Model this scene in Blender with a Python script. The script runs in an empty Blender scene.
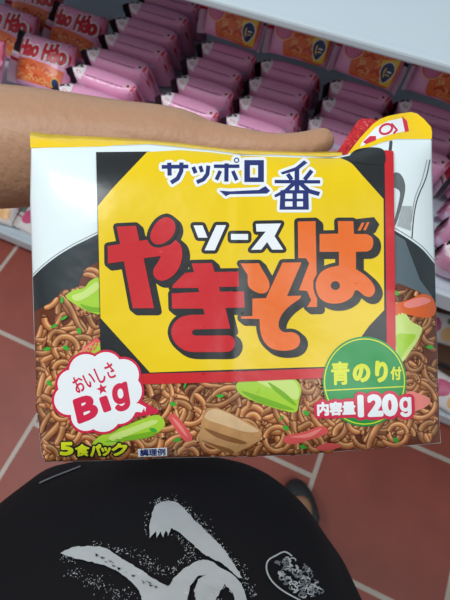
import bpy, bmesh, math, random
import numpy as np
from mathutils import Vector, Matrix
from mathutils.geometry import delaunay_2d_cdt, tessellate_polygon
from mathutils.bvhtree import BVHTree

random.seed(7)
SC = bpy.context.scene
COL = SC.collection

# ------------------------------------------------------------------ camera frame
FPX = 433.0
CAM = np.array([0.0, 0.0, 1.4])
CF = np.array([-0.17189433, 0.38608099, -0.90630779])      # looking direction
CR = np.array([0.91354546, 0.40673664, 0.0])               # right
CU = np.array([-0.36862859, 0.82795336, 0.42261826])       # up
WF = np.array([-0.40673664, 0.91354546, 0.0])              # horizontal forward of the photographer


def ray(px, py):
    return CR * (px - 225) / FPX + CU * (300 - py) / FPX + CF


def P(px, py, d):
    return CAM + ray(px, py) * d


def UW(u, w, z):
    """photographer's own frame: u to the right, w ahead, z up"""
    v = CR * u + WF * w
    return np.array([v[0], v[1], z])


# ------------------------------------------------------------------ materials
def lin(c):
    c = c / 255.0
    return c / 12.92 if c <= 0.04045 else ((c + 0.055) / 1.055) ** 2.4


def rgb(r, g, b):
    return (lin(r), lin(g), lin(b), 1.0)


MATS = {}


def mat(name, col, rough=0.4, spec=0.5, bump=0.0, bscale=60.0, var=0.0, vscale=20.0, coat=0.0, metal=0.0, sss=0.0):
    if name in MATS:
        return MATS[name]
    m = bpy.data.materials.new(name)
    m.use_nodes = True
    nt = m.node_tree
    b = nt.nodes['Principled BSDF']
    b.inputs['Base Color'].default_value = col
    b.inputs['Roughness'].default_value = rough
    b.inputs['Specular IOR Level'].default_value = spec
    b.inputs['Coat Weight'].default_value = coat
    b.inputs['Coat Roughness'].default_value = 0.12
    b.inputs['Metallic'].default_value = metal
    if sss:
        b.inputs['Subsurface Weight'].default_value = sss
        b.inputs['Subsurface Radius'].default_value = (0.01, 0.004, 0.002)
        b.inputs['Subsurface Scale'].default_value = 0.4
    tc = nt.nodes.new('ShaderNodeTexCoord')
    if var:
        n = nt.nodes.new('ShaderNodeTexNoise')
        n.inputs['Scale'].default_value = vscale
        n.inputs['Detail'].default_value = 4
        nt.links.new(tc.outputs['Object'], n.inputs['Vector'])
        mx = nt.nodes.new('ShaderNodeMix')
        mx.data_type = 'RGBA'
        mx.inputs[6].default_value = tuple(c * (1 - var) for c in col[:3]) + (1,)
        mx.inputs[7].default_value = tuple(min(1, c * (1 + var)) for c in col[:3]) + (1,)
        nt.links.new(n.outputs['Fac'], mx.inputs[0])
        nt.links.new(mx.outputs[2], b.inputs['Base Color'])
    if bump:
        n = nt.nodes.new('ShaderNodeTexNoise')
        n.inputs['Scale'].default_value = bscale
        n.inputs['Detail'].default_value = 3
        nt.links.new(tc.outputs['Object'], n.inputs['Vector'])
        bp = nt.nodes.new('ShaderNodeBump')
        bp.inputs['Strength'].default_value = bump
        bp.inputs['Distance'].default_value = 0.004
        nt.links.new(n.outputs['Fac'], bp.inputs['Height'])
        nt.links.new(bp.outputs['Normal'], b.inputs['Normal'])
    MATS[name] = m
    return m


def ink(name, r, g, b, **k):
    """printed ink on glossy film"""
    k.setdefault('rough', 0.3)
    k.setdefault('bump', 0.25)
    k.setdefault('bscale', 28.0)
    return mat(name, rgb(r, g, b), **k)


def mat_attr(name, rough=0.3):
    m = bpy.data.materials.new(name)
    m.use_nodes = True
    nt = m.node_tree
    b = nt.nodes['Principled BSDF']
    b.inputs['Roughness'].default_value = rough
    a = nt.nodes.new('ShaderNodeAttribute')
    a.attribute_name = 'ink'
    nt.links.new(a.outputs['Color'], b.inputs['Base Color'])
    MATS[name] = m
    return m


# ------------------------------------------------------------------ object helpers
def empty(name, loc, label=None, cat=None, group=None):
    o = bpy.data.objects.new(name, None)
    o.empty_display_size = 0.05
    COL.objects.link(o)
    o.location = Vector([float(c) for c in loc])
    if label:
        tag(o, label, cat, group)
    return o


def tag(o, label, cat, group=None):
    o['label'] = label
    o['category'] = cat
    if group:
        o['group'] = group
    return o


def wloc(o):
    v = np.zeros(3)
    while o is not None:
        v = v + np.array(o.location)
        o = o.parent
    return v


def obj(name, verts, faces, mats, parent=None, smooth=True, fmat=None, colors=None, local=False):
    me = bpy.data.meshes.new(name)
    V = np.array(verts, dtype=float).reshape(-1, 3)
    if parent is not None and not local:
        V = V - wloc(parent)
    me.from_pydata([tuple(v) for v in V], [], [tuple(f) for f in faces])
    if not isinstance(mats, (list, tuple)):
        mats = [mats]
    for m in mats:
        me.materials.append(m)
    if fmat is not None:
        me.polygons.foreach_set('material_index', np.array(fmat, dtype=np.int32))
    if smooth:
        me.polygons.foreach_set('use_smooth', np.ones(len(me.polygons), dtype=bool))
    if colors is not None:
        a = me.attributes.new('ink', 'FLOAT_COLOR', 'POINT')
        a.data.foreach_set('color', np.array(colors, dtype=np.float32).ravel())
    me.update()
    o = bpy.data.objects.new(name, me)
    COL.objects.link(o)
    if parent is not None:
        o.parent = parent
    return o


def box_vf(x0, x1, y0, y1, z0, z1):
    v = [(x0, y0, z0), (x1, y0, z0), (x1, y1, z0), (x0, y1, z0), (x0, y0, z1), (x1, y0, z1), (x1, y1, z1), (x0, y1, z1)]
    f = [(0, 3, 2, 1), (4, 5, 6, 7), (0, 1, 5, 4), (1, 2, 6, 5), (2, 3, 7, 6), (3, 0, 4, 7)]
    return v, f


def join_vf(lst):
    V, F = [], []
    for v, f in lst:
        n = len(V)
        V += list(v)
        F += [tuple(i + n for i in q) for q in f]
    return V, F


def bevel(o, w=0.002, seg=2):
    m = o.modifiers.new('bevel', 'BEVEL')
    m.width = w
    m.segments = seg
    m.limit_method = 'ANGLE'
    return o


# ------------------------------------------------------------------ flat shapes (print) helpers
def tris_of(poly):
    t = tessellate_polygon([[Vector((x, y, 0)) for x, y in poly]])
    return [[poly[i] for i in f] for f in t]


def disc(c, rx, ry=None, n=14, rot=0.0):
    ry = rx if ry is None else ry
    cr, sr = math.cos(rot), math.sin(rot)
    out = []
    for k in range(n):
        a = 2 * math.pi * k / n
        x, y = rx * math.cos(a), ry * math.sin(a)
        out.append((c[0] + x * cr - y * sr, c[1] + x * sr + y * cr))
    return out


def seg(p, q, w):
    dx, dy = q[0] - p[0], q[1] - p[1]
    l = math.hypot(dx, dy)
    if l < 1e-9:
        return None
    nx, ny = -dy / l * w / 2, dx / l * w / 2
    return [(p[0] + nx, p[1] + ny), (p[0] - nx, p[1] - ny), (q[0] - nx, q[1] - ny), (q[0] + nx, q[1] + ny)]


def stroke(pts, w, closed=False, caps=True, n=8):
    fs = []
    L = list(pts) + ([pts[0]] if closed else [])
    for a, b in zip(L[:-1], L[1:]):
        s = seg(a, b, w)
        if s:
            fs.append(s)
    for i, p in enumerate(L):
        if caps or 0 < i < len(L) - 1:
            fs.append(disc(p, w / 2, n=n))
    return fs


def fill(poly):
    return tris_of(poly)


def fat(poly, w):
    """polygon grown by w all round"""
    return tris_of(poly) + stroke(poly, 2 * w, True)


def shift(faces, dx, dy):
    return [[(x + dx, y + dy) for x, y in f] for f in faces]


def smooth_pts(pts, closed=True, n=4):
    """Catmull-Rom through the points"""
    out = []
    N = len(pts)
    rng = range(N) if closed else range(N - 1)
    for i in rng:
        if closed:
            p0, p1, p2, p3 = pts[i - 1], pts[i], pts[(i + 1) % N], pts[(i + 2) % N]
        else:
            p0, p1, p2, p3 = pts[max(i - 1, 0)], pts[i], pts[i + 1], pts[min(i + 2, N - 1)]
        for k in range(n):
            t = k / n
            out.append(tuple(0.5 * ((2 * p1[j]) + (-p0[j] + p2[j]) * t + (2 * p0[j] - 5 * p1[j] + 4 * p2[j] - p3[j]) * t * t
                                    + (-p0[j] + 3 * p1[j] - 3 * p2[j] + p3[j]) * t ** 3) for j in range(2)))
    if not closed:
        out.append(tuple(pts[-1]))
    return out


def union2d(faces, sp):
    V, F = [], []
    convex = []
    for f in faces:
        ar = sum(f[i - 1][0] * f[i][1] - f[i][0] * f[i - 1][1] for i in range(len(f)))
        if abs(ar) < 1e-12:
            continue
        if ar < 0:
            f = f[::-1]
        convex.append(f)
        idx = []
        for i in range(len(f)):
            a, b = f[i], f[(i + 1) % len(f)]
            n = max(1, int(math.ceil(math.hypot(b[0] - a[0], b[1] - a[1]) / sp)))
            for k in range(n):
                idx.append(len(V))
                V.append(Vector((a[0] + (b[0] - a[0]) * k / n, a[1] + (b[1] - a[1]) * k / n)))
        F.append(idx)
    xs = [v[0] for v in V]
    ys = [v[1] for v in V]
    x0, x1, y0, y1 = min(xs), max(xs), min(ys), max(ys)
    for i in range(int(math.floor(x0 / sp)), int(math.ceil(x1 / sp)) + 1):
        for j in range(int(math.floor(y0 / sp)), int(math.ceil(y1 / sp)) + 1):
            V.append(Vector((i * sp + 1e-4 * (j % 3), j * sp + 1e-4 * (i % 3))))
    E = [(f[k - 1], f[k]) for f in F for k in range(len(f))]
    r = delaunay_2d_cdt(V, E, [], 0, sp * 1e-4, False)
    ov, of = r[0], r[2]
    XY = np.array([(v[0], v[1]) for v in ov])
    T = np.array([f for f in of if len(f) == 3], dtype=int)
    cen = XY[T].mean(axis=1)
    ok = np.zeros(len(T), dtype=bool)
    for f in convex:
        q = np.array(f)
        lo, hi = q.min(axis=0), q.max(axis=0)
        w = np.where(~ok & (cen[:, 0] >= lo[0]) & (cen[:, 0] <= hi[0]) & (cen[:, 1] >= lo[1]) & (cen[:, 1] <= hi[1]))[0]
        if not len(w):
            continue
        c = cen[w]
        inn = np.ones(len(w), dtype=bool)
        for a in range(len(q)):
            p0, p1 = q[a - 1], q[a]
            inn &= (p1[0] - p0[0]) * (c[:, 1] - p0[1]) - (p1[1] - p0[1]) * (c[:, 0] - p0[0]) >= -1e-12
        ok[w[inn]] = True
    keep = [tuple(int(i) for i in f) for f in T[ok]]
    used = sorted({i for f in keep for i in f})
    mp = {j: i for i, j in enumerate(used)}
    return [(ov[i][0], ov[i][1]) for i in used], [tuple(mp[i] for i in f) for f in keep]


TEXTS = {}


def text_faces(body, box, rot=0.0, bold=0.0, shear=0.0):
    """lettering fitted to box = (x0, y0, x1, y1) in a y-down frame, turned by rot about its middle; returns faces"""
    key = (body, shear)
    if key not in TEXTS:
        cu = bpy.data.curves.new('lettering', 'FONT')
        cu.body = body
        cu.size = 1.0
        cu.shear = shear
        cu.resolution_u = 3
        ob = bpy.data.objects.new('lettering', cu)
        COL.objects.link(ob)
        bpy.context.view_layer.update()
        dg = bpy.context.evaluated_depsgraph_get()
        me = bpy.data.meshes.new_from_object(ob.evaluated_get(dg))
        vs = [(v.co.x, -v.co.y) for v in me.vertices]
        bm = bmesh.new()
        bm.from_mesh(me)
        bmesh.ops.remove_doubles(bm, verts=bm.verts, dist=1e-5)
        bmesh.ops.triangulate(bm, faces=bm.faces)
        vs = [(v.co.x, -v.co.y) for v in bm.verts]
        bm.verts.index_update()
        fs = [[v.index for v in f.verts] for f in bm.faces]
        be = [(e.verts[0].index, e.verts[1].index) for e in bm.edges if len(e.link_faces) == 1]
        bm.free()
        bpy.data.objects.remove(ob)
        bpy.data.curves.remove(cu)
        bpy.data.meshes.remove(me)
        TEXTS[key] = (vs, fs, be)
    vs, fs, be = TEXTS[key]
    ax0, ax1 = min(v[0] for v in vs), max(v[0] for v in vs)
    ay0, ay1 = min(v[1] for v in vs), max(v[1] for v in vs)
    x0, y0, x1, y1 = box
    x0 += bold; y0 += bold; x1 -= bold; y1 -= bold
    sx, sy = (x1 - x0) / (ax1 - ax0), (y1 - y0) / (ay1 - ay0)
    cx, cy = (x0 + x1) / 2, (y0 + y1) / 2
    cr, sr = math.cos(rot), math.sin(rot)
    Q = []
    for x, y in vs:
        X, Y = x0 + (x - ax0) * sx - cx, y0 + (y - ay0) * sy - cy
        Q.append((cx + X * cr - Y * sr, cy + X * sr + Y * cr))
    out = [[Q[i] for i in f] for f in fs]

    def grow(w):
        r = []
        for a, b in be:
            s = seg(Q[a], Q[b], 2 * w)
            if s:
                r.append(s)
        for i in {i for e in be for i in e}:
            r.append(disc(Q[i], w, n=7))
        return r
    if bold:
        out = out + grow(bold)
    return out, grow


class Print:
    """collects flat printed shapes for one part and lays them on a curved surface"""
    def __init__(self, name, surf, sp, gap):
        self.name, self.surf, self.sp, self.gap = name, surf, sp, gap
        self.V, self.F, self.FM, self.M = [], [], [], []

    def add(self, faces, m, layer, sp=None):
        if not faces:
            return self
        v, f = union2d(faces, sp or self.sp)
        n = len(self.V)
        self.V += [self.surf(x, y, layer * self.gap) for x, y in v]
        if m not in self.M:
            self.M.append(m)
        k = self.M.index(m)
        self.F += [tuple(i + n for i in q) for q in f]
        self.FM += [k] * len(f)
        return self

    def build(self, parent, local=False):
        return obj(self.name, self.V, self.F, self.M, parent, fmat=self.FM, local=local)


# ================================================================== SETTING: floor
def make_floor():
    m = bpy.data.materials.new('terracotta_tiles')
    m.use_nodes = True
    nt = m.node_tree
    b = nt.nodes['Principled BSDF']
    tc = nt.nodes.new('ShaderNodeNewGeometry')
    sx = nt.nodes.new('ShaderNodeSeparateXYZ')
    cx = nt.nodes.new('ShaderNodeCombineXYZ')
    nt.links.new(tc.outputs['Position'], sx.inputs[0])

    def addv(sock, v):
        n = nt.nodes.new('ShaderNodeMath')
        n.operation = 'ADD'
        nt.links.new(sock, n.inputs[0])
        n.inputs[1].default_value = v
        return n.outputs[0]
    nt.links.new(addv(sx.outputs['Y'], 0.25 + 42), cx.inputs[0])
    nt.links.new(addv(sx.outputs['X'], -0.215 + 43.0), cx.inputs[1])
    br = nt.nodes.new('ShaderNodeTexBrick')
    br.offset = 0.5
    br.inputs['Scale'].default_value = 1.0
    br.inputs['Brick Width'].default_value = 0.42
    br.inputs['Row Height'].default_value = 0.43
    br.inputs['Mortar Size'].default_value = 0.0075
    br.inputs['Mortar Smooth'].default_value = 0.15
    br.inputs['Color1'].default_value = rgb(150, 72, 58)
    br.inputs['Color2'].default_value = rgb(158, 80, 66)
    br.inputs['Mortar'].default_value = rgb(196, 184, 172)
    nt.links.new(cx.outputs[0], br.inputs['Vector'])
    ns = nt.nodes.new('ShaderNodeTexNoise')
    ns.inputs['Scale'].default_value = 7
    ns.inputs['Detail'].default_value = 5
    nt.links.new(tc.outputs['Position'], ns.inputs['Vector'])
    mx = nt.nodes.new('ShaderNodeMix')
    mx.data_type = 'RGBA'
    mx.blend_type = 'OVERLAY'
    mx.inputs[0].default_value = 0.3
    nt.links.new(br.outputs['Color'], mx.inputs[6])
    nt.links.new(ns.outputs['Fac'], mx.inputs[7])
    nt.links.new(mx.outputs[2], b.inputs['Base Color'])
    bp = nt.nodes.new('ShaderNodeBump')
    bp.inputs['Strength'].default_value = 0.3
    bp.inputs['Distance'].default_value = 0.002
    bp.invert = True
    nt.links.new(br.outputs['Fac'], bp.inputs['Height'])
    nt.links.new(bp.outputs['Normal'], b.inputs['Normal'])
    b.inputs['Roughness'].default_value = 0.5
    o = obj('floor', [(-3.5, -2.5, 0), (3.5, -2.5, 0), (3.5, 2.5, 0), (-3.5, 2.5, 0)], [(0, 1, 2, 3)], m, smooth=False)
    o['kind'] = 'structure'


make_floor()

# ================================================================== SHELF UNIT
LIP_Y = 0.435
S1, S2, S3 = 0.12, 0.75, 1.08
shelf_white = mat('shelf_enamel', rgb(200, 214, 222), rough=0.35, var=0.04, vscale=3)
shelf_grey = mat('shelf_kick_enamel', rgb(70, 72, 76), rough=0.5)
shelf = empty('store_shelf', (0, 0.8, 0), 'white metal supermarket shelf unit stocked with pink noodle packets', 'shelf')


def shelf_board(name, z, yf, lip, lipz, th=0.018):
    parts = [box_vf(-2.2, 1.6, yf, 1.06, z - th, z)]
    parts.append(box_vf(-2.2, 1.6, yf - 0.012, yf, z - lip, z + lipz))
    v, f = join_vf(parts)
    return bevel(obj(name, v, f, shelf_white, shelf, smooth=False), 0.003, 2)


shelf_board('shelf_board', S1, LIP_Y + 0.036, 0.045, 0.012)
shelf_board('shelf_board', S2, LIP_Y + 0.005, 0.035, 0.008)
shelf_board('shelf_board', S3, 0.502, 0.008, 0.003, 0.008)
v, f = box_vf(-2.2, 1.6, LIP_Y + 0.07, 1.06, 0, S1 - 0.02)
obj('kick_plate', v, f, shelf_grey, shelf, smooth=False)
v, f = box_vf(-2.2, 1.6, 1.06, 1.085, 0, 1.75)
obj('back_panel', v, f, shelf_white, shelf, smooth=False)
for xp in (-2.2, -0.95, 0.62, 1.58):
    v, f = box_vf(xp, xp + 0.035, 1.03, 1.0598, S1, 1.75)
    obj('upright_post', v, f, shelf_white, shelf, smooth=False)

# ================================================================== PINK NOODLE PACKETS ON THE SHELF
HW, HT, HH = 0.0565, 0.0235, 0.047
NEXP = 3.2
pk_pink = mat('pink_film', rgb(238, 168, 206), rough=0.26, bump=0.5, bscale=45, var=0.06, vscale=25)
pk_red = mat('packet_red', rgb(196, 26, 44), rough=0.3)
pk_black = mat('packet_black', rgb(24, 22, 30), rough=0.3)
pk_white = mat('packet_white', rgb(240, 232, 236), rough=0.3)
pk_or = mat('packet_orange', rgb(226, 108, 58), rough=0.3, var=0.25, vscale=120)
pk_or2 = mat('packet_noodle_yellow', rgb(240, 186, 120), rough=0.3)
pk_or3 = mat('packet_shrimp_red', rgb(206, 70, 40), rough=0.3)
pk_green = mat('packet_leaf_green', rgb(70, 110, 66), rough=0.3)
pk_blue = mat('packet_shield_blue', rgb(26, 50, 98), rough=0.3)
pk_yel = mat('packet_yellow', rgb(240, 200, 70), rough=0.3)
pk_rose = mat('packet_rose', rgb(206, 84, 128), rough=0.3)
pk_foil = mat('packet_seal_foil', rgb(224, 196, 212), rough=0.25, bump=0.6, bscale=90)
pk_sheen = mat('packet_painted_sheen', rgb(226, 206, 232), rough=0.26, bump=0.5, bscale=45)  # pale lavender for the foil highlight, painted as colour
pk_dash = mat('packet_small_print', rgb(112, 44, 80), rough=0.4)


def tprof(x):
    a = min(1.0, abs(x) / HW)
    return HT * max(0.0, 1 - a ** 4.5) ** 0.55 + 0.0006


def hprof(x):
    a = min(1.0, abs(x) / HW)
    return HH * (1 - 0.03 * (1 - a ** 2)) if a < 1 else HH


def lump(x, z):
    return 1 + 0.015 * math.sin(x * 95 + z * 40) + 0.015 * math.sin(z * 120 - x * 50 + 1)


def on_face(x, yd, off):
    """front of the packet: x right, yd DOWN from the middle"""
    z = -yd
    h, t = hprof(x), tprof(x)
    q = max(0.0, 1 - min(1, abs(z) / h) ** NEXP) ** (1 / NEXP)
    return (x, -(t * q * lump(x, z)) - off - 0.0003, z + HH)


def on_top(x, yd, off):
    """upper edge of the packet: x right, yd towards its front"""
    h, t = hprof(x), tprof(x)
    y = -yd
    q = max(0.0, 1 - min(1, abs(y) / t) ** NEXP) ** (1 / NEXP)
    return (x, y, h * q + HH + off + 0.0004)


def packet_film():
    xs = [-HW + 2 * HW * (0.5 - 0.5 * math.cos(math.pi * i / 22)) for i in range(23)]
    n = 32
    V, F = [], []
    for x in xs:
        t, h = tprof(x), hprof(x)
        for k in range(n):
            a = 2 * math.pi * k / n
            c, s = math.cos(a), math.sin(a)
            y = t * math.copysign(abs(c) ** (2 / NEXP), c)
            z = h * math.copysign(abs(s) ** (2 / NEXP), s)
            V.append((x, -y * lump(x, z), z + HH))
    for i in range(len(xs) - 1):
        for k in range(n):
            a, b = i * n + k, i * n + (k + 1) % n
            F.append((a, a + n, b + n, b))
    F.append(tuple(range(n)))
    F.append(tuple((len(xs) - 1) * n + k for k in reversed(range(n))))
    return V, F


def crimp(side):
    V, F, FM = [], [], []
    nx, nz = 5, 18
    for i in range(nx):
        for j in range(nz):
            a, z = i / (nx - 1), -1 + 2 * j / (nz - 1)
            x = side * (HW - 0.001 + 0.0098 * a)
            y = -0.015 * a ** 1.5 + 0.004 * a * math.sin(z * 2.4 + (0.8 if side > 0 else -0.6)) + 0.0012 * math.sin(j * 2.0) * a
            V.append((x, y, HH + z * HH * (1 + 0.03 * a)))
    for i in range(nx - 1):
        for j in range(nz - 1):
            q = (i * nz + j, (i + 1) * nz + j, (i + 1) * nz + j + 1, i * nz + j + 1)
            F.append(q)
            z = j / (nz - 2)
            if side < 0:
                FM.append(1 if z > 0.62 else (3 if z > 0.5 else (2 if 0.42 < z < 0.5 else 0)))
            else:
                FM.append(2 if z > 0.66 else (3 if z > 0.6 else (1 if 0.44 < z < 0.56 else 0)))
    return V, F, FM


def scribble_noodles(pr, x0, x1, y0, y1, n, lay, rnd):
    for _ in range(n):
        cx, cy = rnd.uniform(x0, x1), rnd.uniform(y0, y1)
        r = rnd.uniform(0.004, 0.009)
        a0 = rnd.uniform(0, 6.28)
        pts = [(min(x1, max(x0, cx + r * math.cos(a0 + t * 0.35))), min(y1, max(y0, cy + 0.6 * r * math.sin(a0 + t * 0.35)))) for t in range(8)]
        pr.add(stroke(pts, 0.0011, n=5), pk_or2, lay, 0.01)


def edge_print(dy=0.0):
    """row of small print, red dot and white oval on the packet's long upper edge"""
    pr = Print('edge_print', on_top, 0.004, 0.0001)
    rnd = random.Random(3)
    x = -0.031
    dash = []
    while x < 0.033:
        w = rnd.uniform(0.0012, 0.0042)
        dash.append([(x, dy - 0.0005), (x + w, dy - 0.0005), (x + w, dy + 0.0014), (x, dy + 0.0014)])
        x += w + 0.0013
    pr.add(dash, pk_dash, 1)
    pr.add(fill([(-0.0545, -0.010), (-0.036, -0.012), (-0.033, 0.0), (-0.037, 0.016), (-0.0545, 0.012)]), pk_white, 0.5)
    pr.add(fill([(-0.0545, -0.011), (-0.046, -0.012), (-0.0375, -0.006), (-0.048, -0.003), (-0.0545, 0.002)]), pk_black, 1.5)
    pr.add(fill([(0.0545, -0.006), (0.0545, 0.012), (0.047, 0.014), (0.050, 0.002)]), pk_red, 0.5)
    pr.add([disc((0.043, 0.002), 0.0042)], pk_white, 1)
    pr.add([disc((0.043, 0.002), 0.0030)], pk_black, 2)
    pr.add([disc((0.0435, 0.0022), 0.0021)], pk_red, 3)
    pr.add([disc((-0.043, 0.0055), 0.0065, 0.0036, rot=0.25)], pk_white, 1)
    pr.add(stroke(disc((-0.043, 0.0055), 0.0048, 0.002, rot=0.25), 0.0009, True), pk_red, 2)
    return pr


def face_print_letters():
    pr = Print('face_print_or_sheen', on_face, 0.004, 0.00012)
    rnd = random.Random(5)
    # lower half: noodle picture
    pr.add(fill([(-0.050, 0.004), (-0.02, 0.000), (0.02, 0.002), (0.050, 0.006), (0.050, 0.040), (-0.050, 0.040)]), pk_or, 1)
    scribble_noodles(pr, -0.048, 0.048, 0.008, 0.038, 46, 2, rnd)
    for c in ((-0.03, 0.02), (0.0, 0.028), (0.022, 0.014), (-0.008, 0.012)):
        pr.add(stroke([(c[0] - 0.006, c[1]), (c[0], c[1] - 0.004), (c[0] + 0.006, c[1] + 0.001)], 0.004), pk_or3, 3)
    for word, bx, rt in (('Hao', (-0.050, -0.034, -0.003, -0.003), -0.05), ('Hảo', (0.004, -0.039, 0.050, -0.003), -0.05)):
        fs, grow = text_faces(word, bx, rt, bold=0.0016, shear=0.15)
        pr.add(fs + grow(0.0040), pk_white, 4)
        pr.add(shift(fs + grow(0.0019), -0.0009, 0.0007), pk_black, 5)
        pr.add(fs, pk_red, 6)
    pr.add([disc((0.04, 0.03), 0.008, 0.009)], pk_yel, 5)
    pr.add([disc((0.04, 0.03), 0.0064, 0.0076)], pk_blue, 6)
    return pr


def face_print_bowl():
    pr = Print('face_print_or_sheen', on_face, 0.004, 0.00012)
    rnd = random.Random(9)
    pr.add(fill(smooth_pts([(-0.018, -0.024), (0.008, -0.028), (0.030, -0.022), (0.05, -0.026), (0.05, 0.041), (0.0, 0.041), (-0.024, 0.041), (-0.028, 0.012)])), pk_or, 1)
    scribble_noodles(pr, -0.014, 0.048, -0.016, 0.038, 60, 2, rnd)
    for c in ((0.0, 0.006), (0.018, 0.026), (-0.006, 0.028), (0.020, -0.008)):
        pr.add(stroke([(c[0] - 0.008, c[1] + 0.002), (c[0], c[1] - 0.004), (c[0] + 0.008, c[1] + 0.001)], 0.005), pk_or3, 3)
    # leaves and the round pink badge
    for k in range(5):
        a = -2.5 + k * 0.5
        c = (-0.032 + 0.018 * math.cos(a), -0.004 + 0.021 * math.sin(a))
        pr.add([disc(c, 0.009, 0.004, rot=a + 0.4)], pk_green, 3)
    pr.add([disc((-0.032, 0.001), 0.0190, 0.0190, n=28)], pk_or2, 4)
    pr.add([disc((-0.032, 0.001), 0.0172, 0.0172, n=28)], pk_rose, 5)
    dots = []
    for i in range(-3, 4):
        for j in range(-4, 5):
            x, y = i * 0.0046 + (j % 2) * 0.0023, j * 0.0034
            if math.hypot(x, y) < 0.0145:
                dots.append([(-0.032 + x - 0.0012, 0.001 + y - 0.0009), (-0.032 + x + 0.0012, 0.001 + y - 0.0009), (-0.032 + x + 0.0012, 0.001 + y + 0.0009), (-0.032 + x - 0.0012, 0.001 + y + 0.0009)])
    pr.add(dots, pk_pink, 6)
    # shield with an upright figure-like mark
    pr.add(fill([(0.022, 0.004), (0.05, -0.004), (0.05, 0.041), (0.032, 0.041)]), pk_yel, 4)
    sh = smooth_pts([(0.028, 0.010), (0.037, 0.004), (0.046, 0.010), (0.047, 0.022), (0.037, 0.036), (0.027, 0.022)])
    pr.add(fat(sh, 0.0012), pk_white, 5)
    pr.add(fill(sh), pk_blue, 6)
    pr.add(stroke([(0.033, 0.014), (0.032, 0.020), (0.034, 0.027)], 0.0022), pk_yel, 7)
    pr.add(stroke([(0.037, 0.018), (0.043, 0.018)], 0.002), pk_white, 7)
    pr.add(stroke([(0.036, 0.023), (0.042, 0.023)], 0.0018), pk_yel, 7)
    return pr


def face_sheen_plain():
    p = Print('face_print_or_sheen', on_face, 0.004, 0.00012)  # no real print: lavender patches paint the film's sheen onto the face
    p.add(fill(smooth_pts([(-0.030, -0.030), (-0.005, -0.034), (0.025, -0.031), (0.044, -0.026), (0.030, -0.020), (0.0, -0.021), (-0.022, -0.024)])), pk_sheen, 1)
    p.add(fill(smooth_pts([(-0.050, 0.000), (-0.02, -0.004), (0.0, 0.006), (-0.02, 0.02), (-0.048, 0.016)])), pk_sheen, 1)
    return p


def build_packet(face, name):
    root = empty(name, (0, 0, 0))
    root['category'] = 'noodle packet'
    V, F = packet_film()
    obj('film_wrapper', V, F, pk_pink, root, local=True)
    for s in (-1, 1):
        V, F, FM = crimp(s)
        obj('end_seal', V, F, [pk_foil, pk_black, pk_red, pk_white], root, fmat=FM, local=True)
    edge_print(0.0 if face else 0.006).build(root, local=True)
    (face or face_sheen_plain()).build(root, local=True)
    return root


proto_a = build_packet(face_print_letters(), 'noodle_packet')
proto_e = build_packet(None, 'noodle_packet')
proto_b = build_packet(face_print_bowl(), 'noodle_packet')
used = set()


def place_packet(proto, x, y, z, lean, rz, ry, label, group, sx=1.0):
    if proto.name not in used:
        used.add(proto.name)
        r = proto
    else:
        r = proto.copy()
        COL.objects.link(r)
        for ch in proto.children:
            c = ch.copy()
            COL.objects.link(c)
            c.parent = r
    r.location = (x, y, z)
    r.rotation_euler = (-math.radians(lean), math.radians(ry), math.radians(rz))
    r.scale = (sx, sx, sx)
    r['label'] = label
    r['category'] = 'noodle packet'
    r['group'] = group
    return r


ORD = ['first', 'second', 'third', 'fourth', 'fifth', 'sixth', 'seventh', 'eighth', 'ninth', 'tenth']
rnd = random.Random(11)
G_EDGE = 'pink noodle packets standing on edge'
G_FACE = 'noodle packets showing their orange noodle picture'
# full columns of packets on edge: x of the middle, first row, last row
columns = [(-0.492, 0, 6), (-0.318, 0, 4), (-0.186, 1, 4), (-0.053, 2, 4), (0.080, 2, 4), (0.213, -1, 4)]
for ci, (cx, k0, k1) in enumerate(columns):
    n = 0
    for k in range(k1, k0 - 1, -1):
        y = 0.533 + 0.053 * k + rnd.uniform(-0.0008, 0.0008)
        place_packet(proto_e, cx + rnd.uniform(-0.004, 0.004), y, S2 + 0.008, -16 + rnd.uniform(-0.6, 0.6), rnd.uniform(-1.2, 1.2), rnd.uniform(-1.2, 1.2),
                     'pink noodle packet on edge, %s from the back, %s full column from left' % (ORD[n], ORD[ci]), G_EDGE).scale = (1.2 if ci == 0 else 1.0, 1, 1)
        n += 1
# the back row, standing on the packets, bowl picture outwards
for ci, cx in enumerate([-0.705, -0.318, -0.186, -0.053, 0.080, 0.213]):
    place_packet(proto_b, cx + rnd.uniform(-0.004, 0.004), (0.740 if ci else 0.752) + rnd.uniform(-0.003, 0.003), S2 + 0.1035, 30, rnd.uniform(-4, 4), rnd.uniform(-3, 3),
                 'packet with orange noodle picture under the upper shelf, %s from the left' % ORD[ci], G_FACE)
# packets leaning back and showing their lettering, on the left
for i, (x, y, dz, ln, rz, lb) in enumerate([
        (-0.775, 0.480, 0.040, 55, 4, 'pink lettered packet cut by the left picture edge, above the forearm'),
        (-0.668, 0.555, 0.014, 55, 2, 'pink lettered packet with orange noodles, just above the forearm'),
        (-0.663, 0.662, 0.014, 55, -3, 'pink lettered packet behind the one just above the forearm'),
        (-0.800, 0.612, 0.010, 50, -5, 'pink packet behind the lettered one at the left picture edge'),
        (-0.790, 0.715, 0.010, 40, 3, 'pink packet in the upper left picture corner, beside an orange one')]):
    place_packet(proto_a, x, y, S2 + dz, ln, rz, 0, lb, 'pink noodle packets showing their lettering', 1.08)

# ------------------------------------------------------------------ lowest shelf: a few pale packets and a carton
pale_white = mat('pale_film', rgb(232, 226, 224), rough=0.28, bump=0.5, bscale=45)
pale_green = mat('pale_film_green', rgb(120, 140, 110), rough=0.3)


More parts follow.
